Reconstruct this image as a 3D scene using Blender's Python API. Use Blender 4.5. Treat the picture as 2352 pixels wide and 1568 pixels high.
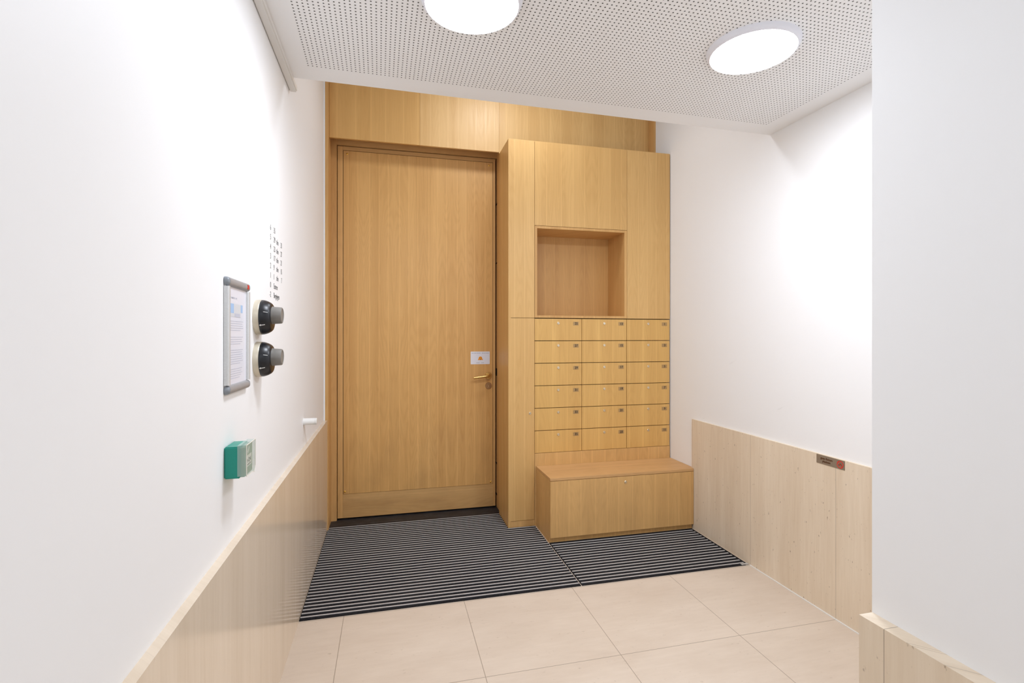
import bpy, bmesh, math, random
from mathutils import Matrix, Vector
random.seed(7)
D = bpy.data
for o in list(D.objects):
    D.objects.remove(o, do_unlink=True)
COL = bpy.context.scene.collection
SC = bpy.context.scene

# ------------------------------------------------------------------ camera, world, exposure
cam_d = D.cameras.new('camera'); cam = D.objects.new('camera', cam_d); COL.objects.link(cam)
cam.location = (0, 0, 1.3)
cam.rotation_euler = (math.pi/2, 0, -0.2405)
cam_d.sensor_width = 36.0; cam_d.lens = 1154.98/2352*36
cam_d.shift_y = -12.2/2352
cam_d.clip_start = 0.02
SC.camera = cam
w = D.worlds.new('world'); SC.world = w; w.use_nodes = True
w.node_tree.nodes['Background'].inputs[0].default_value = (.9, .95, 1, 1)
w.node_tree.nodes['Background'].inputs[1].default_value = 0.0
SC.view_settings.view_transform = 'Standard'
SC.view_settings.look = 'None'
SC.view_settings.gamma = 1
SC.view_settings.use_curve_mapping = False
SC.view_settings.exposure = 0.46
LAMP_POWER = 44.0        # radiance of the ceiling lamps' diffusers
REAR_FILL_POWER = 22.0        # added fill light behind the viewpoint, lifts the near walls
UPPER_POWER = 34.0       # the lamp in the high part above the door

# ------------------------------------------------------------------ material helpers
def lin(r, g, b):
    f = lambda c: (c/255/12.92) if c/255 <= .04045 else ((c/255+.055)/1.055)**2.4
    return (f(r), f(g), f(b), 1)

class NT:
    def __init__(s, name, rough=.5, spec=.5, metal=0.0):
        s.m = D.materials.new(name); s.m.use_nodes = True
        s.t = s.m.node_tree; s.n = s.t.nodes; s.l = s.t.links
        s.b = s.n['Principled BSDF']
        s.b.inputs['Roughness'].default_value = rough
        s.b.inputs['Specular IOR Level'].default_value = spec
        s.b.inputs['Metallic'].default_value = metal
    def node(s, ty, **k):
        n = s.n.new(ty)
        for a, v in k.items(): setattr(n, a, v)
        return n
    def put(s, sock, v):
        if isinstance(v, bpy.types.NodeSocket): s.l.new(v, sock)
        else: sock.default_value = v
    def math(s, op, a, b=0.0, c=0.0, clamp=False):
        n = s.node('ShaderNodeMath', operation=op, use_clamp=clamp)
        s.put(n.inputs[0], a); s.put(n.inputs[1], b); s.put(n.inputs[2], c)
        return n.outputs[0]
    def pos(s):
        g = s.node('ShaderNodeNewGeometry')
        x = s.node('ShaderNodeSeparateXYZ'); s.l.new(g.outputs['Position'], x.inputs[0])
        return x.outputs
    def comb(s, x, y, z):
        n = s.node('ShaderNodeCombineXYZ')
        for i, v in enumerate((x, y, z)): s.put(n.inputs[i], v)
        return n.outputs[0]
    def noise(s, vec, scale=1.0, detail=3.0, rough=.5, dist=0.0):
        n = s.node('ShaderNodeTexNoise')
        s.put(n.inputs['Vector'], vec)
        n.inputs['Scale'].default_value = scale; n.inputs['Detail'].default_value = detail
        n.inputs['Roughness'].default_value = rough; n.inputs['Distortion'].default_value = dist
        return n.outputs['Fac']
    def rng(s, v, a, b, c, d, clamp=True):
        n = s.node('ShaderNodeMapRange'); n.clamp = clamp
        for i, q in enumerate((v, a, b, c, d)): s.put(n.inputs[i], q)
        return n.outputs[0]
    def mix(s, f, a, b, mode='MIX'):
        n = s.node('ShaderNodeMix', data_type='RGBA', blend_type=mode)
        s.put(n.inputs[0], f); s.put(n.inputs[6], a); s.put(n.inputs[7], b)
        return n.outputs[2]
    def bump(s, h, strength=.2, dist=.001):
        n = s.node('ShaderNodeBump'); n.inputs['Strength'].default_value = strength
        n.inputs['Distance'].default_value = dist
        s.put(n.inputs['Height'], h); s.l.new(n.outputs[0], s.b.inputs['Normal'])
    def color(s, c): s.put(s.b.inputs['Base Color'], c)

def plain(name, col, rough=.5, metal=0.0, spec=.5):
    t = NT(name, rough, spec, metal); t.color(col)
    # faint unevenness
    p = t.pos(); n = t.noise(t.comb(p[0], p[1], p[2]), 35, 2)
    t.put(t.b.inputs['Roughness'], t.rng(n, .3, .7, max(.02, rough-.04), rough+.04))
    return t.m

def wood(name, seed, light, dark, horiz=False, rough=.42, leaf=.125, wear=0.0, streak=1.0, offs=0.0):
    """oak veneer: book-matched leaves, cathedral rings, fine pores; grain up the face (or along it)"""
    t = NT(name, rough, .4)
    p = t.pos()
    if horiz:
        along = p[0]; across = t.math('ADD', p[1], p[2])
    else:
        along = p[2]; across = t.math('ADD', p[0], p[1])
    a0 = t.math('ADD', across, seed*1.37+offs)
    ap = t.math('PINGPONG', a0, leaf)
    leafid = t.math('FLOOR', t.math('DIVIDE', a0, leaf*2))
    cell = t.math('MULTIPLY', leafid, .37)
    # slow wander of the grain
    wob = t.noise(t.comb(t.math('MULTIPLY', a0, .8), t.math('MULTIPLY', along, .9), seed), 1.0, 1)
    ap2 = t.math('ADD', ap, t.math('MULTIPLY', wob, .045))
    broad = t.noise(t.comb(t.math('MULTIPLY', ap2, 10), t.math('MULTIPLY', along, .35), t.math('ADD', cell, seed)), 1, 2, .55)
    rings = t.noise(t.comb(t.math('MULTIPLY', ap2, 10), t.math('MULTIPLY', along, .8), t.math('ADD', cell, seed+9)), 1, 1)
    ring = t.math('SINE', t.math('MULTIPLY', rings, 62))
    ring = t.math('MULTIPLY', t.math('POWER', t.math('ABSOLUTE', ring), 3), .5)
    fine = t.noise(t.comb(t.math('MULTIPLY', a0, 150), t.math('MULTIPLY', along, 3), seed), 1, 3, .6)
    pore = t.noise(t.comb(t.math('MULTIPLY', a0, 420), t.math('MULTIPLY', along, 22), seed), 1, 2, .6)
    # bright thin streaks where leaves join
    edge = t.math('SUBTRACT', 1, t.rng(t.math('MINIMUM', ap, t.math('ABSOLUTE', t.math('SUBTRACT', ap, leaf*.62))), 0, .006, 0, 1))
    v = t.math('MULTIPLY', t.rng(broad, .3, .7, 0, 1), .46)
    v = t.math('ADD', v, t.math('MULTIPLY', ring, .30))
    v = t.math('ADD', v, t.math('MULTIPLY', t.rng(fine, .25, .75, 0, 1), .20))
    v = t.math('ADD', v, t.math('MULTIPLY', t.rng(pore, .5, .75, 0, 1), .12))
    v = t.math('SUBTRACT', v, t.math('MULTIPLY', edge, .35*streak), clamp=True)
    c = t.mix(v, light, dark)
    if wear > 0:      # greyed, grubby patches low down
        d1 = t.noise(t.comb(t.math('MULTIPLY', across, 5), t.math('MULTIPLY', along, 2.2), seed+3), 1, 4, .6)
        c = t.mix(t.math('MULTIPLY', t.math('MULTIPLY', t.rng(d1, .45, .8, 0, 1), wear), t.rng(p[2], .1, 1.1, 1, .15)), c, lin(140, 104, 72))
    c = t.mix(1.0, c, (1, .985, .90, 1), 'MULTIPLY')
    t.color(c)
    t.put(t.b.inputs['Roughness'], t.rng(fine, .3, .7, rough-.05, rough+.07))
    t.bump(pore, .08, .0004)
    return t.m

def wall_paint(name, col, scuff=True):
    t = NT(name, .55, .3)
    p = t.pos(); v = t.comb(p[0], p[1], p[2])
    n1 = t.noise(v, 1.3, 3); c = t.mix(t.rng(n1, .3, .7, 0, .35), col, tuple(q*.96 for q in col[:3])+(1,))
    if scuff:
        st = t.noise(t.comb(t.math('MULTIPLY', p[1], 7), t.math('MULTIPLY', p[0], 7), t.math('ADD', t.math('MULTIPLY', p[2], 34), t.math('MULTIPLY', p[1], 14))), 1, 2, .5)
        gate = t.noise(v, 2.4, 2)
        low = t.rng(p[2], .75, 1.25, 1, 0)
        f = t.math('MULTIPLY', t.math('MULTIPLY', t.rng(st, .70, .76, 0, 1), t.rng(gate, .58, .66, 0, 1)), low)
        c = t.mix(t.math('MULTIPLY', f, .25), c, lin(150, 146, 142))
    t.color(c)
    t.bump(t.noise(v, 220, 3), .05, .0006)
    return t.m

def stone(name, light, dark, vertical=True, rough=.3, lines=None, spec=.5, pits=.55):
    """pale travertine/limestone with drawn-out banding and little pits"""
    t = NT(name, rough, spec)
    p = t.pos()
    if vertical:
        a = t.math('ADD', p[0], p[1]); b = p[2]; A, B = 9.0, .5
        vec = t.comb(t.math('MULTIPLY', a, A), t.math('MULTIPLY', b, B), 3.0)
        vf = t.comb(t.math('MULTIPLY', a, 90), t.math('MULTIPLY', b, 5), 1.0)
        vp = t.comb(t.math('MULTIPLY', a, 120), t.math('MULTIPLY', b, 48), 1.0)
    else:
        vec = t.comb(t.math('MULTIPLY', p[0], 2.2), t.math('MULTIPLY', p[1], 5.5), 3.0)
        vf = t.comb(t.math('MULTIPLY', p[0], 9), t.math('MULTIPLY', p[1], 60), 1.0)
        vp = t.comb(t.math('MULTIPLY', p[0], 45), t.math('MULTIPLY', p[1], 110), 1.0)
    n = t.noise(vec, 1, 4, .6); f = t.noise(vf, 1, 3, .6); q = t.noise(vp, 1, 2, .5)
    c = t.mix(t.math('ADD', t.math('MULTIPLY', t.rng(n, .3, .7, 0, 1), .7), t.math('MULTIPLY', t.rng(f, .3, .7, 0, 1), .3)), light, dark)
    q2 = t.noise(vp, .35, 2, .5)
    c = t.mix(t.math('MULTIPLY', t.math('MULTIPLY', t.rng(q, .64, .74, 0, 1), t.rng(q2, .5, .62, 0, 1)), pits), c, lin(150, 128, 104))
    if lines:
        tot = 0.0
        for (axis, off, pitch, wid) in lines:
            u = t.math('FRACT', t.math('DIVIDE', t.math('SUBTRACT', p[axis], off-pitch/2), pitch))
            d = t.math('MULTIPLY', t.math('ABSOLUTE', t.math('SUBTRACT', u, .5)), pitch)
            m = t.rng(d, wid*.5, wid*1.0, 1, 0)
            tot = m if isinstance(tot, float) else t.math('MAXIMUM', tot, m)
        c = t.mix(t.math('MULTIPLY', tot, .75), c, lin(138, 122, 104))
    t.color(c)
    return t.m

def perforated(name):
    """white gypsum board with a square grid of round holes; the holes stop short of the board's edges"""
    t = NT(name, .7, .2)
    p = t.pos(); q = .01667; rot = .0175; X0, Y0 = -.3146, 2.1607
    dx = t.math('SUBTRACT', p[0], X0); dy = t.math('SUBTRACT', p[1], Y0)
    cs, sn = math.cos(rot), math.sin(rot)
    u = t.math('ADD', t.math('MULTIPLY', dx, cs), t.math('MULTIPLY', dy, sn))
    v = t.math('SUBTRACT', t.math('MULTIPLY', dy, cs), t.math('MULTIPLY', dx, sn))
    u = t.math('DIVIDE', u, q); v = t.math('DIVIDE', v, q)
    fu = t.math('SUBTRACT', t.math('FRACT', t.math('ADD', u, .5)), .5)
    fv = t.math('SUBTRACT', t.math('FRACT', t.math('ADD', v, .5)), .5)
    d = t.math('SQRT', t.math('ADD', t.math('MULTIPLY', fu, fu), t.math('MULTIPLY', fv, fv)))
    h = t.rng(d, .155, .19, 1, 0)
    for cond in (t.math('GREATER_THAN', u, -.5), t.math('LESS_THAN', u, 132.5), t.math('LESS_THAN', v, .5)):
        h = t.math('MULTIPLY', h, cond)
    n = t.noise(t.comb(p[0], p[1], p[2]), 300, 2)
    c = t.mix(t.rng(n, .3, .7, 0, .3), lin(251, 251, 251), lin(248, 248, 248))
    t.color(t.mix(h, c, lin(92, 92, 88)))
    t.bump(t.math('SUBTRACT', 1, h), .5, .002)
    return t.m

def glow(name, col, power):
    t = NT(name, .4, .3); t.color((.9, .9, .9, 1))
    t.b.inputs['Emission Color'].default_value = col
    t.b.inputs['Emission Strength'].default_value = power
    return t.m

def carpet(name):
    t = NT(name, .95, .1)
    p = t.pos(); v = t.comb(p[0], p[1], p[2])
    n = t.noise(v, 420, 3, .7); g = t.noise(v, 3, 3)
    c = t.mix(t.rng(n, .42, .72, 0, 1), lin(15, 15, 18), lin(62, 62, 66))
    c = t.mix(t.rng(g, .4, .7, 0, .22), c, lin(70, 67, 64))
    t.color(c); t.bump(n, .7, .003)
    return t.m

def brushed(name, col, rough, seed=0, metal=1.0):
    t = NT(name, rough, .5, metal); p = t.pos()
    n = t.noise(t.comb(t.math('MULTIPLY', p[0], 40), t.math('MULTIPLY', p[1], 900), t.math('MULTIPLY', p[2], 900)), 1, 2)
    t.color(t.mix(t.rng(n, .3, .7, 0, .5), col, tuple(c*.75 for c in col[:3])+(1,)))
    t.put(t.b.inputs['Roughness'], t.rng(n, .3, .7, rough-.06, rough+.08))
    return t.m

def granite(name):
    t = NT(name, .5, .5); p = t.pos(); v = t.comb(t.math('MULTIPLY', p[0], 1), t.math('MULTIPLY', p[1], 3), p[2])
    n = t.noise(v, 12, 4, .7); s = t.noise(v, 260, 2, .6)
    c = t.mix(t.rng(n, .45, .7, 0, 1), lin(17, 19, 24), lin(52, 56, 64))
    c = t.mix(t.rng(s, .62, .7, 0, .5), c, lin(104, 106, 110))
    t.color(c); t.bump(s, .4, .001)
    return t.m

OAK_L, OAK_D = lin(226, 182, 122), lin(188, 138, 82)
M = {}
M['door']   = wood('oak_door_veneer', 1.0, lin(236, 189, 124), lin(200, 148, 86), leaf=.105, wear=.35)
M['frame']  = wood('oak_frame', 2.0, lin(228, 182, 122), lin(194, 145, 90), leaf=.4, wear=.2)
M['rail']   = wood('oak_rail', 3.0, lin(222, 180, 124), lin(192, 146, 94), horiz=True, leaf=.4, wear=.4)
M['over1']  = wood('oak_transom_left', 4.0, lin(232, 188, 124), lin(208, 160, 98), leaf=.16)
M['over2']  = wood('oak_transom_middle', 5.0, lin(240, 202, 146), lin(218, 174, 116), leaf=.10)
M['over3']  = wood('oak_transom_right', 6.0, lin(238, 198, 138), lin(212, 166, 106), leaf=.13)
M['cab']    = wood('oak_cabinet', 7.0, lin(231, 190, 130), lin(204, 158, 98), leaf=.115)
M['cab2']   = wood('oak_cabinet_door', 8.3, lin(229, 187, 126), lin(200, 154, 94), leaf=.14, offs=.03)
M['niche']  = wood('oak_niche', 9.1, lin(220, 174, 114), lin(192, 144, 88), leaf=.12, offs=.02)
M['mail']   = wood('oak_mailbox', 11.0, lin(233, 190, 120), lin(204, 156, 92), leaf=.1719, offs=-11*1.37-.9711)
M['bench']  = wood('oak_bench', 12.0, lin(230, 186, 126), lin(196, 150, 96), leaf=.13, wear=.25)
M['seat']   = wood('oak_seat', 13.0, lin(224, 180, 128), lin(198, 152, 104), horiz=True, leaf=.3, wear=.35, rough=.5)
M['gapw']   = plain('dark_gap', lin(74, 48, 26), .9)
M['wall']   = wall_paint('white_wall_paint', lin(249, 249, 249))
M['ceil']   = perforated('perforated_ceiling_board')
M['ceil2']  = wall_paint('white_ceiling_paint', lin(247, 247, 247), False)
M['trimw']  = plain('white_plastic_trim', lin(236, 234, 230), .4)
M['dadoL']  = stone('limestone_panel_left', lin(240, 224, 203), lin(222, 203, 178), True, .15, spec=.6, pits=.15)
M['dadoR']  = stone('limestone_panel_right', lin(243, 228, 206), lin(222, 202, 176), True, .4, pits=.9, lines=[(1, 1.889, .5614, .0010)])
M['floor']  = stone('limestone_floor_tile', lin(225, 210, 193), lin(211, 194, 176), False, .42,
                    [(0, -.2021, .5614, .0018), (1, 1.887, .5614, .0018)], pits=.4)
M['carpet'] = carpet('mat_carpet')
M['alu']    = brushed('aluminium_rail', lin(220, 220, 222), .5, metal=.4)
M['granite'] = granite('black_threshold_stone')
M['rubber'] = plain('black_rubber', lin(24, 22, 20), .6)
M['brass']  = brushed('brushed_brass', lin(214, 178, 112), .28)
M['brassdk'] = brushed('tarnished_brass', lin(176, 142, 104), .42)
M['screw']  = brushed('bright_brass', lin(244, 200, 90), .3)
M['nickel'] = brushed('cylinder_nickel', lin(232, 220, 196), .25)
M['plate']  = brushed('number_plate_bronze', lin(188, 154, 106), .5, metal=.45)
M['black']  = plain('black_lettering', lin(18, 16, 14), .6)
M['grey']   = plain('grey_wall_lettering', lin(62, 62, 64), .6)
M['sblack'] = plain('glossy_black_plastic', lin(22, 24, 29), .34)
M['cream']  = plain('cream_metal_base', lin(214, 204, 184), .35, .3)
M['gknob']  = plain('grey_plastic_knob', lin(128, 124, 118), .5)
M['gcap']   = plain('grey_plastic_corner', lin(158, 156, 156), .4)
M['gcap2']  = plain('blue_grey_corner', lin(138, 144, 150), .4)
M['bar']    = brushed('satin_aluminium', lin(222, 224, 224), .4, metal=.5)
M['paper']  = plain('white_paper', lin(232, 232, 240), .35)
M['ink']    = plain('grey_print', lin(150, 152, 165), .6)
M['blue']   = plain('blue_print', lin(168, 196, 230), .6)
M['faint']  = plain('faint_print', lin(196, 198, 210), .6)
M['pale']   = plain('pale_print', lin(214, 214, 216), .6)
M['red']    = plain('red_print', lin(214, 50, 38), .5)
M['green']  = plain('green_plastic', lin(0, 146, 128), .35)
M['green2'] = plain('green_front_plate', lin(120, 150, 122), .4)
M['label']  = plain('cream_label', lin(232, 226, 214), .5)
M['white']  = plain('white_plastic', lin(242, 240, 236), .35)
M['steel']  = brushed('sign_steel', lin(172, 160, 144), .5, metal=.7)
M['orange'] = plain('orange_print', lin(246, 160, 36), .5)
M['brown']  = plain('brown_print', lin(90, 50, 14), .5)
M['lampw']  = glow('lamp_glowing_rim', (.93, .93, 1.0, 1), .05); M['lampw'].node_tree.nodes['Principled BSDF'].inputs['Base Color'].default_value = (.80, .80, .85, 1)
M['glow']   = glow('lamp_diffuser', (.90, .96, 1.06, 1), LAMP_POWER)
M['glow2']  = glow('upper_lamp_diffuser', (.90, .96, 1.06, 1), UPPER_POWER)
M['glow_fill']  = glow('added_fill_diffuser', (.90, .96, 1.06, 1), REAR_FILL_POWER)
t = NT('clear_cover', .08, .5)
t.color(lin(206, 226, 218)); t.b.inputs['IOR'].default_value = 1.4
t.b.inputs['Alpha'].default_value = .42
M['clear'] = t.m

# ------------------------------------------------------------------ object helpers
ORG = {}
def thing(name, label, cat, loc, group=None):
    o = D.objects.new(name, None); COL.objects.link(o); o.location = loc
    o.empty_display_size = .1
    o['label'] = label; o['category'] = cat
    if group: o['group'] = group
    ORG[o.name] = Vector(loc); return o
def struct_root(name, loc):
    o = D.objects.new(name, None); COL.objects.link(o); o.location = loc
    o.empty_display_size = .1; o['kind'] = 'structure'; ORG[o.name] = Vector(loc); return o
def finish(name, me, mat, parent=None):
    o = D.objects.new(name, me); COL.objects.link(o)
    if mat: me.materials.clear(); me.materials.append(mat)
    if parent:
        org = ORG[parent.name]; o.parent = parent; ORG[o.name] = org
        me.transform(Matrix.Translation(-org))
    else: ORG[o.name] = Vector((0, 0, 0))
    return o
def obj(name, bm, mat, parent=None, smooth=False, bev=0):
    if bev: bmesh.ops.bevel(bm, geom=[e for e in bm.edges], offset=bev, segments=2, affect='EDGES', profile=.6)
    bmesh.ops.recalc_face_normals(bm, faces=bm.faces)
    me = D.meshes.new(name); bm.to_mesh(me); bm.free()
    o = finish(name, me, mat, parent)
    if smooth:
        for p in me.polygons: p.use_smooth = True
        try: me.set_sharp_from_angle(angle=math.radians(38))
        except Exception: pass
    return o
def struct(name, bm, mat, **k):
    o = obj(name, bm, mat, **k); o['kind'] = 'structure'; return o
def box(x0, x1, y0, y1, z0, z1, bm=None):
    bm = bm or bmesh.new()
    v = [bm.verts.new((x, y, z)) for x in (x0, x1) for y in (y0, y1) for z in (z0, z1)]
    for f in ((0, 1, 3, 2), (4, 6, 7, 5), (0, 4, 5, 1), (2, 3, 7, 6), (0, 2, 6, 4), (1, 5, 7, 3)):
        bm.faces.new([v[i] for i in f])
    return bm
def prism(pts, z0, z1, bm=None):
    """polygon in XY pushed up from z0 to z1"""
    bm = bm or bmesh.new()
    a = [bm.verts.new((x, y, z0)) for x, y in pts]; b = [bm.verts.new((x, y, z1)) for x, y in pts]
    bm.faces.new(a[::-1]); bm.faces.new(b); n = len(pts)
    for i in range(n): bm.faces.new((a[i], a[(i+1) % n], b[(i+1) % n], b[i]))
    return bm
# frames: local (a, b, c) -> world; c is the direction out of the surface
def fr_front(o): return Matrix(((1, 0, 0, o[0]), (0, 0, -1, o[1]), (0, 1, 0, o[2]), (0, 0, 0, 1)))      # faces -Y
def fr_left(o):  return Matrix(((0, 0, 1, o[0]), (1, 0, 0, o[1]), (0, 1, 0, o[2]), (0, 0, 0, 1)))       # faces +X
def fr_right(o): return Matrix(((0, 0, -1, o[0]), (-1, 0, 0, o[1]), (0, 1, 0, o[2]), (0, 0, 0, 1)))     # faces -X
def fr_down(o):  return Matrix(((1, 0, 0, o[0]), (0, -1, 0, o[1]), (0, 0, -1, o[2]), (0, 0, 0, 1)))     # faces down
def lathe(prof, F, seg=48, bm=None, off=(0, 0)):
    """profile of (radius, height) turned about the local c axis"""
    bm = bm or bmesh.new(); rings = []
    for r, h in prof:
        if r <= 1e-6: rings.append([bm.verts.new(F @ Vector((off[0], off[1], h)))]); continue
        rings.append([bm.verts.new(F @ Vector((off[0]+r*math.cos(2*math.pi*i/seg), off[1]+r*math.sin(2*math.pi*i/seg), h))) for i in range(seg)])
    for a, b in zip(rings, rings[1:]):
        if len(a) == 1 and len(b) == 1: continue
        for i in range(seg):
            j = (i+1) % seg
            if len(a) == 1: bm.faces.new((a[0], b[i], b[j]))
            elif len(b) == 1: bm.faces.new((a[i], a[j], b[0]))
            else: bm.faces.new((a[i], a[j], b[j], b[i]))
    return bm
def poly(pts, F, h0, h1, bm=None):
    """flat polygon in the local plane with a little thickness"""
    bm = bm or bmesh.new()
    a = [bm.verts.new(F @ Vector((x, y, h0))) for x, y in pts]; b = [bm.verts.new(F @ Vector((x, y, h1))) for x, y in pts]
    bm.faces.new(a[::-1]); bm.faces.new(b); n = len(pts)
    for i in range(n): bm.faces.new((a[i], a[(i+1) % n], b[(i+1) % n], b[i]))
    return bm
def rect(x0, x1, y0, y1, F, h0, h1, bm=None):
    return poly([(x0, y0), (x1, y0), (x1, y1), (x0, y1)], F, h0, h1, bm)
def rrect(x0, x1, y0, y1, r, F, h0, h1, bm=None, seg=6):
    pts = []
    for cx, cy, a0 in ((x1-r, y1-r, 0), (x0+r, y1-r, 90), (x0+r, y0+r, 180), (x1-r, y0+r, 270)):
        for i in range(seg+1):
            a = math.radians(a0+90*i/seg); pts.append((cx+r*math.cos(a), cy+r*math.sin(a)))
    return poly(pts, F, h0, h1, bm)
def ring(cx, cy, r0, r1, F, h0, h1, bm=None, seg=40):
    bm = bm or bmesh.new()
    return lathe([(r0, h0), (r1, h0), (r1, h1), (r0, h1), (r0, h0)], F, seg, bm, (cx, cy))
def stroke(a, b, wd, F, h0, h1, bm=None):
    d = Vector((b[0]-a[0], b[1]-a[1])).normalized(); n = Vector((-d.y, d.x))*wd/2
    return poly([(a[0]-n.x, a[1]-n.y), (b[0]-n.x, b[1]-n.y), (b[0]+n.x, b[1]+n.y), (a[0]+n.x, a[1]+n.y)], F, h0, h1, bm)
def tube(path, r, bm=None, seg=16):
    bm = bm or bmesh.new(); rings = []; n = len(path)
    P = [Vector(p) for p in path]
    rr = r if isinstance(r, (list, tuple)) else [r]*n
    for i, p in enumerate(P):
        d = (P[min(i+1, n-1)]-P[max(i-1, 0)]).normalized()
        up = Vector((0, 0, 1)) if abs(d.z) < .9 else Vector((1, 0, 0))
        a = d.cross(up).normalized(); b = d.cross(a).normalized()
        rings.append([bm.verts.new(p+rr[i]*(a*math.cos(2*math.pi*k/seg)+b*math.sin(2*math.pi*k/seg))) for k in range(seg)])
    for A, B in zip(rings, rings[1:]):
        for k in range(seg): bm.faces.new((A[k], A[(k+1) % seg], B[(k+1) % seg], B[k]))
    bm.faces.new(rings[0]); bm.faces.new(rings[-1][::-1])
    return bm
def text(name, s, size, F, mat, parent, ax='LEFT', ay='CENTER', sx=1.0, ext=.0003, lift=.0004, weight=0.0):
    c = D.curves.new('lettering', 'FONT'); c.body = s; c.size = size; c.align_x = ax; c.align_y = ay
    c.extrude = ext; c.offset = weight; c.resolution_u = 3
    to = D.objects.new('lettering_source', c); COL.objects.link(to)
    dg = bpy.context.evaluated_depsgraph_get(); dg.update()
    me = D.meshes.new_from_object(to.evaluated_get(dg)); D.objects.remove(to, do_unlink=True); D.curves.remove(c)
    me.name = name; me.transform(F @ Matrix.Translation((0, 0, lift)) @ Matrix.Diagonal((sx, 1, 1, 1)))
    return finish(name, me, mat, parent)

# ------------------------------------------------------------------ the room shell
XL, XR, XN = -.42, 2.01, .956          # left wall, right wall, wall beside the photographer
YB, YE = -1.1, 3.80                    # behind the camera, behind the door
ZC, ZU = 2.389, 3.25                   # perforated ceiling, high ceiling above the door
struct('floor', box(XL-.1, XR+.1, YB-.1, YE+.05, -.06, 0), M['floor'])
struct('wall_left', prism([(XL-.1, YB-.1), (XL, YB-.1), (XL, 3.551), (-.412, 3.551), (-.412, YE+.05), (XL-.1, YE+.05)], 0, ZU+.1), M['wall'])
struct('wall_right', box(XR, XR+.1, .82, YE+.05, 0, ZU+.1), M['wall'])
struct('wall_near', box(XN, XR+.1, YB-.1, .82, 0, ZC), M['wall'])
struct('wall_rear', box(XL, XN, YB-.1, YB, 0, ZC), M['wall'])  # unseen; set close behind the camera to bounce fill light towards the door
struct('ceiling', prism([(XL, YB-.1), (XR+.1, YB-.1), (XR+.1, .82), (XR, .82), (XR, 2.315), (XL, 2.277)], ZC, ZC+.06), M['ceil'])
struct('ceiling_upstand', prism([(XL, 2.215), (XL, 2.275), (XR, 2.313), (XR, 2.253)], ZC+.06, ZU), M['ceil2'])
struct('ceiling_upper', box(XL, XR, 2.2, YE+.05, ZU, ZU+.08), M['ceil2'])
struct('wall_back', box(XL, XR, YE, YE+.06, 0, ZU), M['gapw'])
# limestone wainscots
bm = box(XL, -.3976, YB, 3.55, 0, .7387); struct('trim_1', bm, M['dadoL'])
bm = box(1.995, XR, .82, 3.02, 0, .7387); struct('trim_2', bm, M['dadoR'])
bm = box(.922, XN, YB, .819, 0, .7387); struct('trim_3', bm, M['dadoR'])
struct('trim_9', box(1.989, 1.995, .82, 2.452, 0, .003), M['trimw'])
# white duct along the left ceiling corner, with its lid
bm = box(XL, -.3915, YB, 2.27, 2.414, ZC) if False else box(XL, -.389, YB, 2.36, 2.372, ZC)
o = struct('trim_4', bm, M['trimw']); 
l = obj('duct_lid', box(XL+.004, -.393, YB, 2.362, 2.367, 2.372), M['trimw'], o)

# wood-lined opening: high panels above the door and the linings at both ends
r = struct_root('trim_5', (.79, 3.6, 2.647))
obj('transom_panel', box(-.390, .2145, 3.600, 3.618, 2.647, ZU), M['over1'], r)
obj('transom_panel', box(.2155, .7845, 3.600, 3.618, 2.647, ZU), M['over2'], r)
obj('transom_panel', box(.7855, 1.993, 3.600, 3.618, 2.640, ZU), M['over3'], r)
obj('soffit', box(-.390, .795, 3.618, 3.80, 2.72, 2.74), M['frame'], r)
r = struct_root('trim_6', (-.4, 3.62, 0))
obj('lining', box(-.412, -.391, 3.551, 3.80, 0, ZU), M['frame'], r)
r = struct_root('trim_7', (2.0, 3.56, 2.637))
obj('lining', box(1.994, XR, 3.52, 3.62, 2.638, ZU), M['frame'], r)
# black stone threshold
struct('trim_8', box(-.397, .797, 3.602, 3.80, 0, .005), M['granite'])

# ------------------------------------------------------------------ the door
dr = struct_root('door_1', (.22, 3.76, 0))
YD = 3.737; Zb, Zt = .014, 2.642
obj('door_frame', box(-.391, -.3545, 3.715, 3.80, .005, 2.72), M['frame'], dr)
obj('door_frame', box(.797, .86, 3.612, 3.80, .005, 2.72), M['frame'], dr)
obj('door_head', box(-.3545, .797, 3.725, 3.80, 2.647, 2.72), M['rail'], dr)
obj('door_core', box(-.349, .785, YD+.006, YD+.05, Zb+.004, Zt-.002), M['gapw'], dr)
obj('door_stile', box(-.3505, -.3137, YD, YD+.045, Zb, Zt), M['frame'], dr, bev=.0012)
obj('door_stile', box(.7685, .7862, YD, YD+.045, Zb, Zt), M['frame'], dr, bev=.0012)
obj('door_rail', box(-.3130, .7680, YD, YD+.04, 2.6155, Zt), M['rail'], dr)
obj('kick_rail', box(-.3130, .7680, YD, YD+.04, Zb, .1815), M['rail'], dr)
obj('door_panel', box(-.3105, .7655, YD+.001, YD+.04, .1835, 2.6125), M['door'], dr)
for x, z in ((-.2852, 2.5914), (.7384, 2.5909), (-.3014, .1997), (.7501, .1981)):
    s = obj('screw', lathe([(0, .0030), (.0045, .0028), (.0064, .0014), (.0066, -.001)], fr_front((x, YD+.001, z)), 20), M['screw'], dr, True)
    obj('screw_slot', rect(-.004, .004, -.0005, .0005, fr_front((x, YD+.001, z)), .0029, .0032), M['brassdk'], s)
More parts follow.
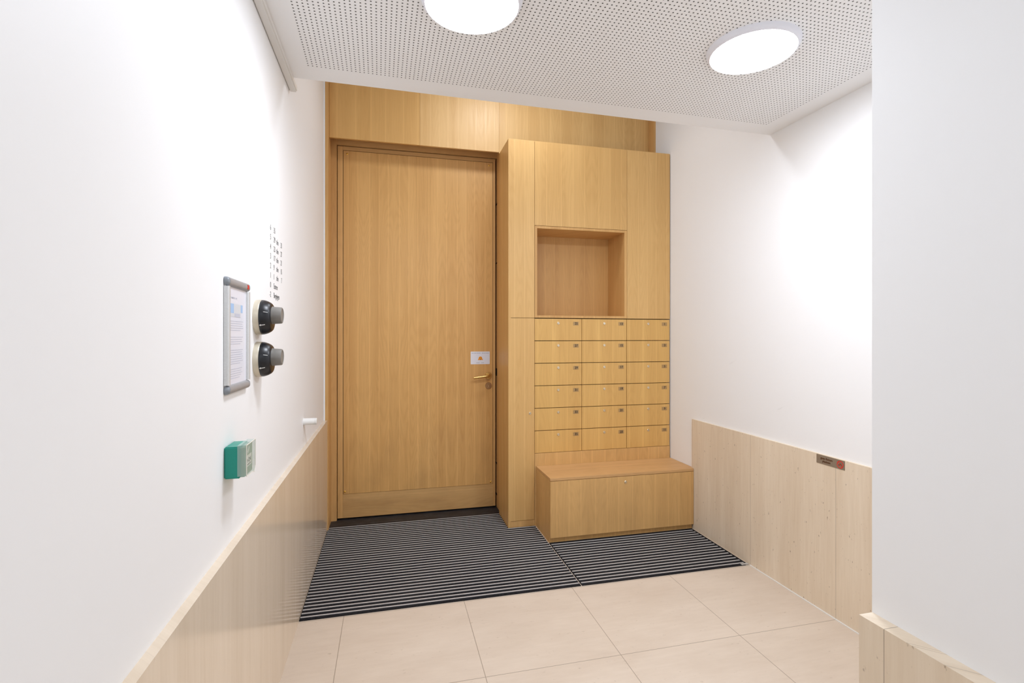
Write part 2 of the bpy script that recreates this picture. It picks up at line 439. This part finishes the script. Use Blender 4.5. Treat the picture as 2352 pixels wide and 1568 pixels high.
# lever handle on its rose
F = fr_front((.7317, YD+.001, 1.003))
h = obj('door_handle', lathe([(.0265, 0), (.0268, .006), (.0250, .0085), (.012, .009), (.0105, .012), (.0100, .040), (0, .041)], F, 40), M['brass'], dr, True)
P0 = Vector((.7317, YD-.036, 1.003))
pts = [(.7317, YD-.010, 1.003), (.7317, YD-.036, 1.003), (.7270, YD-.046, 1.002), (.7170, YD-.050, 1.0005), (.700, YD-.050, .999), (.660, YD-.050, .9945), (.612, YD-.050, .989)]
obj('lever', tube(pts, [.0105, .0105, .0102, .0095, .0088, .0086, .0086], seg=20), M['brass'], h, True)
F = fr_front((.7334, YD+.001, .9255))
k = obj('lock_cylinder', lathe([(.0255, 0), (.0255, .003), (.0235, .0055), (.0085, .0058), (.0085, .009), (0, .0092)], F, 40), M['brassdk'], dr, True)
obj('keyhole', rect(-.0014, .0014, -.011, .004, F, .0088, .0096), M['nickel'], k)
# black keeps in the right-hand frame
for z0, z1, nm in ((1.000, 1.056, 'strike_plate'), (2.295, 2.308, 'frame_keep'), (1.851, 1.859, 'frame_keep'), (.331, .342, 'frame_keep'), (.095, .109, 'frame_keep')):
    obj(nm, box(.7955, .7975, YD-.010, YD+.03, z0, z1), M['rubber'], dr)

# laminated notice with a smiling face
x0, x1, z0, z1 = .5975, .7430, 1.0890, 1.1845
F = fr_front(((x0+x1)/2, YD+.001, (z0+z1)/2)); W2, H2 = (x1-x0)/2, (z1-z0)/2
n = thing('notice_card', 'small white laminated card with a smiley face stuck above the brass door handle', 'notice', ((x0+x1)/2, YD, z0))
obj('card', rrect(-W2, W2, -H2, H2, .004, F, 0, .0008), M['paper'], n)
bm = bmesh.new()
for a, b, y in ((-.066, -.050, .036), (-.047, -.030, .036), (-.027, -.012, .036), (-.010, .002, .036), (.012, .026, .036), (.029, .041, .036), (.044, .066, .036)):
    rect(a, b, y-.0015, y+.0012, F, .0009, .0012, bm)
obj('printed_lines', bm, M['ink'], n)
bm = bmesh.new()
for a, b in ((-.030, -.018), (-.016, -.006), (.008, .016), (.018, .028)): rect(a, b, -.0385, -.036, F, .0009, .0012, bm)
obj('printed_lines', bm, M['ink'], n)
fc = obj('smiley_face', lathe([(.0137, .0009), (.0137, .0013), (0, .0013)], F, 32, off=(.001, -.003)), M['orange'], n)
bm = bmesh.new()
for ex in (-.0048, .0068):
    lathe([(.0022, .0013), (.0022, .0016), (0, .0016)], F, 14, bm, (ex, .001))
pr = None
for i in range(9):
    a = math.radians(205+130*i/8); q = (.001+.0088*math.cos(a), -.003+.0088*math.sin(a))
    if pr: stroke(pr, q, .0026, F, .0013, .0016, bm)
    pr = q
obj('eyes_and_mouth', bm, M['brown'], fc)
bm = bmesh.new()
for sx in (-1, 1):
    lathe([(.0048, .0013), (.0048, .0017), (0, .0017)], F, 16, bm, (.001+sx*.0140, -.0120))
obj('hands', bm, M['orange'], fc)

# ------------------------------------------------------------------ built-in oak cabinet
YF, YK = 3.3086, 3.598
CX0, CX1 = .786, 2.004
cb = thing('storage_cabinet', 'tall built-in oak cabinet with open niche beside the entrance door', 'cabinet', (1.39, 3.45, 0))
obj('side_panel', box(CX0, CX0+.018, YF+.0005, YK, .0, 2.636), M['cab2'], cb, bev=.0008)
# carcass behind the fronts
bm = box(CX0+.0185, .9695, YF+.02, YK, 0, 2.634)
box(.9705, CX1-.002, YF+.02, YK, 2.063, 2.634, bm); box(1.6605, CX1-.002, YF+.02, YK, 1.425, 2.063, bm)
box(.9705, CX1-.002, 3.585, YK, 0, 1.425, bm)
obj('carcass', bm, M['gapw'], cb)
def front(name, x0, x1, z0, z1, mat, parent, y=YF, t=.019, g=.0013):
    return obj(name, box(x0+g, x1-g, y, y+t, z0+g, z1-g), mat, parent, bev=.0007)
front('cabinet_door', CX0+.0005, .9711, 1.4246, 2.638, M['cab'], cb)
d = front('cabinet_door', CX0+.0005, .9711, .045, 1.4246, M['cab'], cb)
def camlock(x, z, parent, y=YF, r=.0095):
    F = fr_front((x, y, z))
    k = obj('lock', lathe([(r, -.001), (r, .0018), (r-.0015, .0032), (r-.003, .0032), (r-.0035, .0020), (0, .0020)], F, 28), M['nickel'], parent, True)
    obj('keyhole', rect(-.0009, .0009, -.0032, .0032, F, .0019, .0026), M['black'], k)
    return k
camlock(.9386, .7727, d)
front('cabinet_door', .9711, 1.6615, 2.0585, 2.638, M['cab2'], cb)
front('cabinet_door', 1.6615, CX1+.001, 1.4246, 2.638, M['cab'], cb)
obj('plinth', box(CX0+.002, .9711, YF+.003, YF+.018, 0, .0445), M['bench'], cb)
front('lower_panel', .9711, CX1+.001, .0, .4975, M['bench'], cb)
# open niche: five boards
n0, n1, m0, m1 = .9725, 1.6605, 1.4262, 2.0572; tk = .0165
ni = obj('niche', box(n0, n1, 3.5855, YK-.002, m0, m1), M['niche'], cb)
obj('niche_board', box(n0, n1, YF, 3.585, m1-tk, m1), M['niche'], ni)
obj('niche_board', box(n0, n1, YF, 3.585, m0, m0+tk), M['niche'], ni)
obj('niche_board', box(n0, n0+tk, YF, 3.585, m0+tk, m1-tk), M['niche'], ni)
obj('niche_board', box(n1-tk-.003, n1, YF, 3.585, m0+tk, m1-tk), M['niche'], ni)

# ------------------------------------------------------------------ 18 mailboxes
R0, RH, C0, CW = 1.4233, .1543, .9711, .3438
NUM = [[25, 27, 29, 31, 33, 35], [13, 15, 17, 19, 21, 23], [1, 3, 5, 7, 9, 11]]
COLN = ['left', 'middle', 'right']
ROWN = ['topmost row under the niche', 'second row from the top', 'third row from the top', 'third row from the bottom', 'second row from the bottom', 'bottom row above the bench']
def mailbox_label(c, r, n):
    row = ROWN[r] if not (r == 0 and c == 2) else 'topmost row under the tall cabinet door'
    return 'oak mailbox with plate %d, %s column, %s' % (n, COLN[c], row)
first = None
def mk_first():
    t = thing('mailbox', '', 'mailbox', (C0+CW/2, YF, R0-RH), 'oak mailboxes in the wall cabinet')
    x0, x1, z1, z0 = C0, C0+CW, R0, R0-RH
    bm = bmesh.new()
    for a in ((x0+.003, x0+.009, YF+.021, 3.58, z0+.002, z1-.004), (x1-.009, x1-.003, YF+.021, 3.58, z0+.002, z1-.004),
              (x0+.009, x1-.009, YF+.021, 3.58, z0+.002, z0+.008), (x0+.009, x1-.009, 3.574, 3.58, z0+.008, z1-.004)): box(*a, bm)
    obj('box_body', bm, M['gapw'], t)
    d = obj('flap', box(x0+.0016, x1-.0016, YF, YF+.018, z0+.0012, z1-.0030), M['mail'], t, bev=.0008)
    camlock(x0+.1715, z1-.0335, d)
    F = fr_front((x0+.3005, YF, z1-.0355))
    p = obj('number_plate', rect(-.0205, .0205, -.0125, .0125, F, 0, .0012), M['plate'], d)
    return t, d, p
t0, d0, p0 = mk_first()
def numeral(n, plate, x, z):
    o = text('numeral', str(n), .0235, fr_front((x, YF, z)), M['black'], None, 'CENTER', 'CENTER', .95, lift=.0014, weight=.0004)
    # place it in the mailbox's own frame
    return o
def copy_obj(o, parent):
    c = o.copy(); COL.objects.link(c); c.parent = parent; return c
boxes = []
for c in range(3):
    for r_ in range(6):
        n = NUM[c][r_]
        if c == 0 and r_ == 0: t, d, p = t0, d0, p0
        else:
            t = t0.copy(); COL.objects.link(t)
            t.location = (C0+CW/2+c*CW, YF, R0-RH-r_*RH)
            ORG[t.name] = Vector(t.location)
            for ch in list(t0.children):
                cc = copy_obj(ch, t)
                for g in list(ch.children):
                    if g.name.startswith('numeral'): continue
                    gg = copy_obj(g, cc)
                    for g2 in list(g.children):
                        pass
                    if g.name.startswith('number_plate'): p = gg
                if ch.name.startswith('flap'): d = cc
        t['label'] = mailbox_label(c, r_, n)
        boxes.append((t, d, c, r_, n))
for t, d, c, r_, n in boxes:
    ORG[d.name] = Vector(t.location)
    text('numeral', str(n), .0235, fr_front((C0+c*CW+.3005+.002, YF, R0-r_*RH-.0355)), M['black'], d, 'CENTER', 'CENTER', .95, lift=.0015, weight=.0004)

# ------------------------------------------------------------------ bench
BX, BP, BK = .981, 2.995, 3.012
be = thing('storage_bench', 'low oak bench with a lockable front, under the mailboxes', 'bench', (1.49, 3.16, 0))
obj('seat_board', prism([(BX, BP), (1.994, BP), (1.994, 3.021), (2.008, 3.021), (2.008, YF-.001), (BX, YF-.001)], .3930, .4100), M['seat'], be, bev=.0012)
f = obj('front_panel', box(BX+.001, 1.993, BP, BP+.018, .036, .3905), M['bench'], be, bev=.0008)
camlock(1.494, .3535, f, y=BP)
obj('side_panel', box(BX, BX+.018, BP+.0185, YF-.001, .036, .3925), M['bench'], be)
obj('carcass', box(BX+.0185, 1.99, BP+.02, YF-.002, .036, .3915), M['gapw'], be)
bm = box(BX-.0005, BX+.012, BK, YF-.001, .0, .0345); obj('plinth', bm, M['bench'], be)
obj('plinth', box(BX+.012, 1.990, BK, BK+.016, 0, .0345), M['bench'], be)

# ------------------------------------------------------------------ entrance mat in two sections
JX = .9755
mt = thing('entrance_mat', 'large section of black entrance mat with aluminium rails in front of the door', 'mat', (.2, 2.98, 0))
bm = prism([(-.3965, 2.4560), (JX-.003, 2.4560), (JX-.003, YF-.004+.003), (CX0-.002, YF-.001), (CX0-.002, 3.600), (-.3965, 3.600)], .0, .0035)
obj('carpet_inserts', bm, M['carpet'], mt)
rw = .0037
for i in range(35):
    y = 2.4800+.0325*i
    x1 = JX-.006 if y < YF-.012 else CX0-.004
    if abs(y-(YF-.006)) < .006: x1 = CX0-.004
    obj('aluminium_rail', box(-.3945, x1, y-rw, y+rw, .0035, .0062), M['alu'], mt)
ms = thing('entrance_mat', 'smaller section of black entrance mat in front of the oak bench', 'mat', (1.48, 2.73, 0))
bm = prism([(JX+.003, 2.4560), (1.968, 2.4560), (1.968, 2.4735), (1.987, 2.4735), (1.987, BK-.001), (JX+.003, BK-.001)], 0, .0035)
obj('carpet_inserts', bm, M['carpet'], ms)
for i in range(16):
    y = 2.4800+.0331*i
    obj('aluminium_rail', box(JX+.007, 1.972-(.0), y-rw, y+rw, .0035, .0062), M['alu'], ms)
obj('corner_infill', prism([(1.945, 2.4575), (1.990, 2.4575), (1.990, 2.472), (1.945, 2.472)], .0035, .0055), M['bar'], ms)

# ------------------------------------------------------------------ ceiling lamps
def lamp(cx, cy, z, label, mat):
    t = thing('ceiling_lamp', label, 'lamp', (cx, cy, z), 'round disc lamps')
    F = fr_down((cx, cy, z))
    obj('rim', lathe([(0, .0002), (.150, .0002), (.150, -.0006), (.1645, -.0006), (.1632, .0060), (.1600, .0135), (.1560, .0190), (.1508, .0215)], F, 96), M['lampw'], t, True)
    obj('diffuser', lathe([(.1507, .0214), (.142, .0232), (.12, .0262), (.08, .0288), (0, .0300)], F, 96), mat, t, True)
    return t
lamp(.262, 1.612, ZC, 'round white disc lamp cut off by the top of the photo, left of the other', M['glow'])
lamp(1.336, 1.630, ZC, 'round white disc lamp fully in view near the right wall', M['glow'])
lamp(.262, -.55, ZC, 'round white disc lamp on the ceiling behind the viewpoint, out of the photo', M['glow_fill'])  # unseen fill, added to brighten the walls nearest the camera
lamp(.80, 2.86, ZU, 'round disc lamp on the high ceiling above the door, hidden by the lower ceiling', M['glow2'])

# ------------------------------------------------------------------ things on the left wall
# snap frame with a printed notice
y0, y1, z0, z1 = 1.4560, 1.6720, 1.1445, 1.4580
F = fr_left((XL, (y0+y1)/2, (z0+z1)/2)); W2, H2 = (y1-y0)/2, (z1-z0)/2
n = thing('poster_frame', 'narrow silver snap frame holding a printed notice on the left wall', 'frame', (XL, (y0+y1)/2, z0))
obj('back_board', rrect(-W2+.004, W2-.004, -H2+.004, H2-.004, .004, F, 0, .004), M['gcap'], n)
obj('poster', rect(-W2+.020, W2-.020, -H2+.024, H2-.024, F, .0042, .0052), M['paper'], n)
pst = n.children[-1]
def halfbar(a, b, r, bm=None, seg=10):
    """rounded profile bar between two points of the local plane"""
    bm = bm or bmesh.new(); d = Vector((b[0]-a[0], b[1]-a[1])).normalized(); nn = Vector((-d.y, d.x)); rings = []
    for p in (a, b):
        ring_ = []
        for i in range(seg+1):
            th = math.pi*i/seg
            ring_.append(bm.verts.new(F @ Vector((p[0]+nn.x*r*math.cos(th), p[1]+nn.y*r*math.cos(th), .001+.013*math.sin(th)**.7))))
        rings.append(ring_)
    for i in range(seg): bm.faces.new((rings[0][i], rings[0][i+1], rings[1][i+1], rings[1][i]))
    bm.faces.new(rings[0]); bm.faces.new(rings[1][::-1]); bm.faces.new((rings[0][0], rings[0][-1], rings[1][-1], rings[1][0]))
    return bm
for sx in (-1, 1):
    obj('side_profile', halfbar((sx*(W2-.0108), -H2+.0255), (sx*(W2-.0108), H2-.0255), .0105), M['bar'], n, True)
for sz in (-1, 1):
    q = obj('end_profile', halfbar((-W2+.0125, sz*(H2-.0125)), (W2-.0125, sz*(H2-.0125)), .0125), M['gknob'] if False else M['gcap'], n, True)
    if sz == 1: obj('red_mark', rect(W2-.038, W2-.022, H2-.0185, H2-.0065, F, .0130, .0146), M['red'], q)
def corner(cx, cy, r=.0125):
    return lathe([(r, .001), (r*.97, .0055), (r*.86, .0098), (r*.62, .0128), (r*.3, .0139), (0, .0141)], F, 32, None, (cx, cy))
for sx in (-1, 1):
    for sz in (-1, 1): obj('corner_cap', corner(sx*(W2-.0125), sz*(H2-.0125)), M['gcap2'], n, True)
bm = bmesh.new()
def line(y, x0, x1, h=.0013): rect(x0, x1, y-h/2, y+h/2, F, .0053, .0056, bm)
rnd = random.Random(3)
def para(y, n_, x0, x1):
    for i in range(n_):
        e = x1-rnd.uniform(0, .018) if i < n_-1 else x1-.03
        x = x0
        while x < e:
            w_ = rnd.uniform(.005, .013); line(y-i*.0062, x, min(x+w_, e), .0016); x += w_+.0022
for x in (-.078, -.060, -.050, -.038, -.018): line(.104, x, x+.013, .0040)
para(.040, 5, -.078, .060); para(-.004, 4, -.078, .058); para(-.040, 7, -.078, .056); para(-.092, 5, -.078, .050)
obj('printed_text', bm, M['faint'], pst)
obj('printed_picture', rect(-.078, -.035, .062, .088, F, .0053, .0056), M['blue'], pst); obj('printed_picture', rect(.030, .050, .066, .088, F, .0053, .0056), M['blue'], pst)
obj('printed_picture', rect(-.035, .030, .052, .088, F, .0053, .0056), M['pale'], pst); obj('printed_picture', rect(-.078, -.0352, .052, .0618, F, .0053, .0056), M['pale'], pst)
bm = rect(-.028, .022, .052, .062, F, .0056, .0058); obj('printed_picture', bm, M['faint'], pst)

# two domed knobs
def wall_knob(zc, label):
    F = fr_left((XL, 1.800, zc))
    t = thing('domed_switch', label, 'switch', (XL, 1.8, zc), 'domed switches on the left wall')
    obj('base', lathe([(.0575, 0), (.0575, .0150), (.0560, .0172), (.0500, .0174), (0, .0174)], F, 64), M['cream'], t, True)
    b = obj('dome', lathe([(.0560, .0165), (.0568, .0180), (.0565, .0225), (.0548, .0290), (.0515, .0370), (.0475, .0435), (.0440, .0470), (.0425, .0480), (0, .0482)], F, 64), M['sblack'], t, True)
    G = F @ Matrix.Translation((0, .0065, 0))
    obj('grip', lathe([(.0300, .0470), (.0288, .0500), (.0280, .0580), (.0270, .0740), (.0255, .0775), (.0225, .0785), (.0215, .0770), (0, .0765)], G, 48), M['gknob'], t, True)
    # white arrow towards the wall, and a short tick, wrapped on the dome's flank facing the room
    def on(a, h, rr): return F @ Vector((rr*math.cos(a), rr*math.sin(a), h))
    def strip(a, da, h0, h1, bm, da1=None):
        da1 = da if da1 is None else da1
        prof = [(.0160, .0575), (.0215, .0572), (.0290, .0555), (.0370, .0522), (.0435, .0483)]
        def R(h):
            for (ha, ra), (hb, rb) in zip(prof, prof[1:]):
                if ha <= h <= hb: return ra+(rb-ra)*(h-ha)/(hb-ha)
            return prof[-1][1]
        n_ = 6; vs = []
        for i in range(n_+1):
            h = h0+(h1-h0)*i/n_; dd = da+(da1-da)*i/n_
            vs.append((bm.verts.new(on(a-dd, h, R(h))), bm.verts.new(on(a+dd, h, R(h)))))
        for (p, q), (r_, s_) in zip(vs, vs[1:]): bm.faces.new((p, q, s_, r_))
    aa = math.radians(180+28)
    bm = bmesh.new(); strip(aa, .022, .0235, .0350, bm); strip(aa, .003, .0185, .0235, bm, .06)
    obj('arrow_mark', bm, M['white'], b)
    bm = bmesh.new(); strip(math.radians(180-17), .012, .031, .043, bm); obj('tick_mark', bm, M['white'], b)
    return t
wall_knob(1.362, 'upper black domed switch with grey grip, right of the silver frame')
wall_knob(1.2244, 'lower black domed switch with grey grip, right of the silver frame')

# floor directory lettering
n = thing('floor_directory', 'dark grey lettering listing floors and flat numbers on the left wall', 'lettering', (XL, 2.09, 1.44))
rows = [('6', '35', '', ''), ('5', '29', 't/m', '33'), ('4', '23', 't/m', '27'), ('3', '17', 't/m', '21'), ('2', '9', 't/m', '15'), ('1', '1', 't/m', '7'), ('0', 'Entree', '', ''), ('-2', 'Bergingen', '', '')]
for i, (a, b, c_, d_) in enumerate(rows):
    z = 1.6976-.0350*i
    sz = .0300
    e = D.objects.new('directory_line', None)
    parts = [(a, 2.0040, 'RIGHT'), (b, 2.0490, 'LEFT'), (c_, 2.0960, 'LEFT'), (d_, 2.1985, 'RIGHT')]
    meshes = []
    for s_, y, al in parts:
        if not s_: continue
        o = text('directory_line', s_, sz, fr_left((XL, y, z)), M['grey'], n, al, 'CENTER', .88 if len(s_) < 4 else .84, ext=.0002, lift=.0004, weight=-.0003)
        meshes.append(o)
    D.objects.remove(e)
    if len(meshes) > 1:      # one mesh per line
        bm = bmesh.new()
        for o in meshes: bm.from_mesh(o.data)
        me = D.meshes.new('directory_line'); bm.to_mesh(me); bm.free(); me.materials.append(M['grey'])
        meshes[0].data = me
        for o in meshes[1:]: D.objects.remove(o, do_unlink=True)

# green emergency call point
gy0, gy1, gz0, gz1 = 1.4600, 1.5440, .9240, 1.0080
n = thing('call_point', 'green emergency door release box with a clear cover on the left wall', 'call point', (XL, 1.50, gz0))
bm = box(XL, -.381, gy0, gy1, gz0, gz1)
bmesh.ops.bevel(bm, geom=[e for e in bm.edges], offset=.003, segments=3, affect='EDGES')
obj('housing', bm, M['green'], n, True)
bm = box(-.381, -.371, gy0+.003, gy1-.003, gz0+.003, gz1-.003); fp = obj('front_plate', bm, M['green2'], n, bev=.001)
F = fr_left((-.371, (gy0+gy1)/2, (gz0+gz1)/2))
lb = obj('label_plate', rect(-.030, .026, -.018, .012, F, .0002, .0012), M['label'], fp)
bm = bmesh.new()
ring(0, -.001, .004, .0062, F, .0012, .0018, bm, 20)
for sx in (-1, 1):
    poly([(sx*.010-.002, -.001), (sx*.019-.002, .005), (sx*.019-.002, -.007)][::(1 if sx > 0 else -1)], F, .0012, .0018, bm)
rect(-.022, .018, -.0135, -.0115, F, .0012, .0018, bm)
obj('symbols', bm, M['black'], fp)
obj('running_figure', stroke((-.010, .019), (.004, .033), .006, F, .0002, .0014), M['label'], fp)
# clear cover: a shallow shell round the front
bm = bmesh.new()
c0x, c1x = -.387, -.3645
pts = [(gy0-.0025, gz1+.0035), (gy1+.0025, gz1+.0035), (gy1+.0025, gz0+.014), (gy1-.010, gz0-.001), (gy1-.030, gz0+.004), (gy0-.0025, gz0+.006)]
a = [bm.verts.new((c0x, y, z)) for y, z in pts]; b = [bm.verts.new((c1x, y, z)) for y, z in pts]
bm.faces.new(b)
for i in range(len(pts)): bm.faces.new((a[i], a[(i+1) % len(pts)], b[(i+1) % len(pts)], b[i]))
cv = obj('clear_cover', bm, M['clear'], n)
bm = bmesh.new()
for (ya, za), (yb, zb) in zip(pts, pts[1:]+pts[:1]):
    tube([(c1x, ya, za), (c1x, yb, zb)], .0011, bm, 6)
obj('cover_edge', bm, M['label'], cv)

# rubber-tipped door stop
n = thing('door_stop', 'white peg door stop sticking out of the left wall', 'door stop', (XL, 2.73, .852))
F = fr_left((XL, 2.73, .8665))
obj('peg', lathe([(.0172, 0), (.0168, .055), (.0160, .056)], F, 32), M['white'], n, True)
obj('tip', lathe([(.0166, .056), (.0166, .0625), (.0140, .0650), (0, .0655)], F, 32), M['trimw'], n, True)

# ------------------------------------------------------------------ sign on the right wainscot
sy0, sy1, sz0, sz1 = 1.8414, 1.9956, .6950, .7370
F = fr_right((1.995, (sy0+sy1)/2, (sz0+sz1)/2)); W2, H2 = (sy1-sy0)/2, (sz1-sz0)/2
n = thing('wall_sign', 'small metal sign reading geen fietsen plaatsen on the right wainscot', 'sign', (1.995, (sy0+sy1)/2, sz0))
obj('plate', rrect(-W2, W2, -H2, H2, .0012, F, 0, .0012), M['steel'], n)
for s_, y in (('geen fietsen', .0068), ('plaatsen', -.0068)):
    text('lettering', s_, .0150, fr_right((1.995, (sy0+sy1)/2+.0205, (sz0+sz1)/2+y)), M['brown'], n, 'CENTER', 'CENTER', .92, lift=.0016, weight=.0002)
cx = .0535
dsc = obj('pictogram', lathe([(.0165, .0012), (.0165, .0015), (0, .0015)], F, 32, off=(cx, 0)), M['steel'], n)
bm = ring(cx, 0, .0135, .0172, F, .0013, .0020); stroke((cx-.0105, .0105), (cx+.0105, -.0105), .0030, F, .0015, .0021, bm)
obj('prohibition_ring', bm, M['red'], dsc)
bm = bmesh.new()
ring(cx-.0060, -.0030, .0026, .0038, F, .0015, .0019, bm, 20); ring(cx+.0060, -.0030, .0026, .0038, F, .0015, .0019, bm, 20)
for a, b in (((-.006, -.003), (-.0025, .0035)), ((-.0025, .0035), (.0045, .0035)), ((.0045, .0035), (.0005, -.003)), ((.0005, -.003), (-.0025, .0035)), ((.006, -.003), (.0042, .0055)), ((.0042, .0055), (.0070, .0060)), ((-.0045, .0048), (-.001, .0048))):
    stroke((cx+a[0], a[1]), (cx+b[0], b[1]), .0011, F, .0015, .0019, bm)
obj('bicycle', bm, M['brown'], dsc)
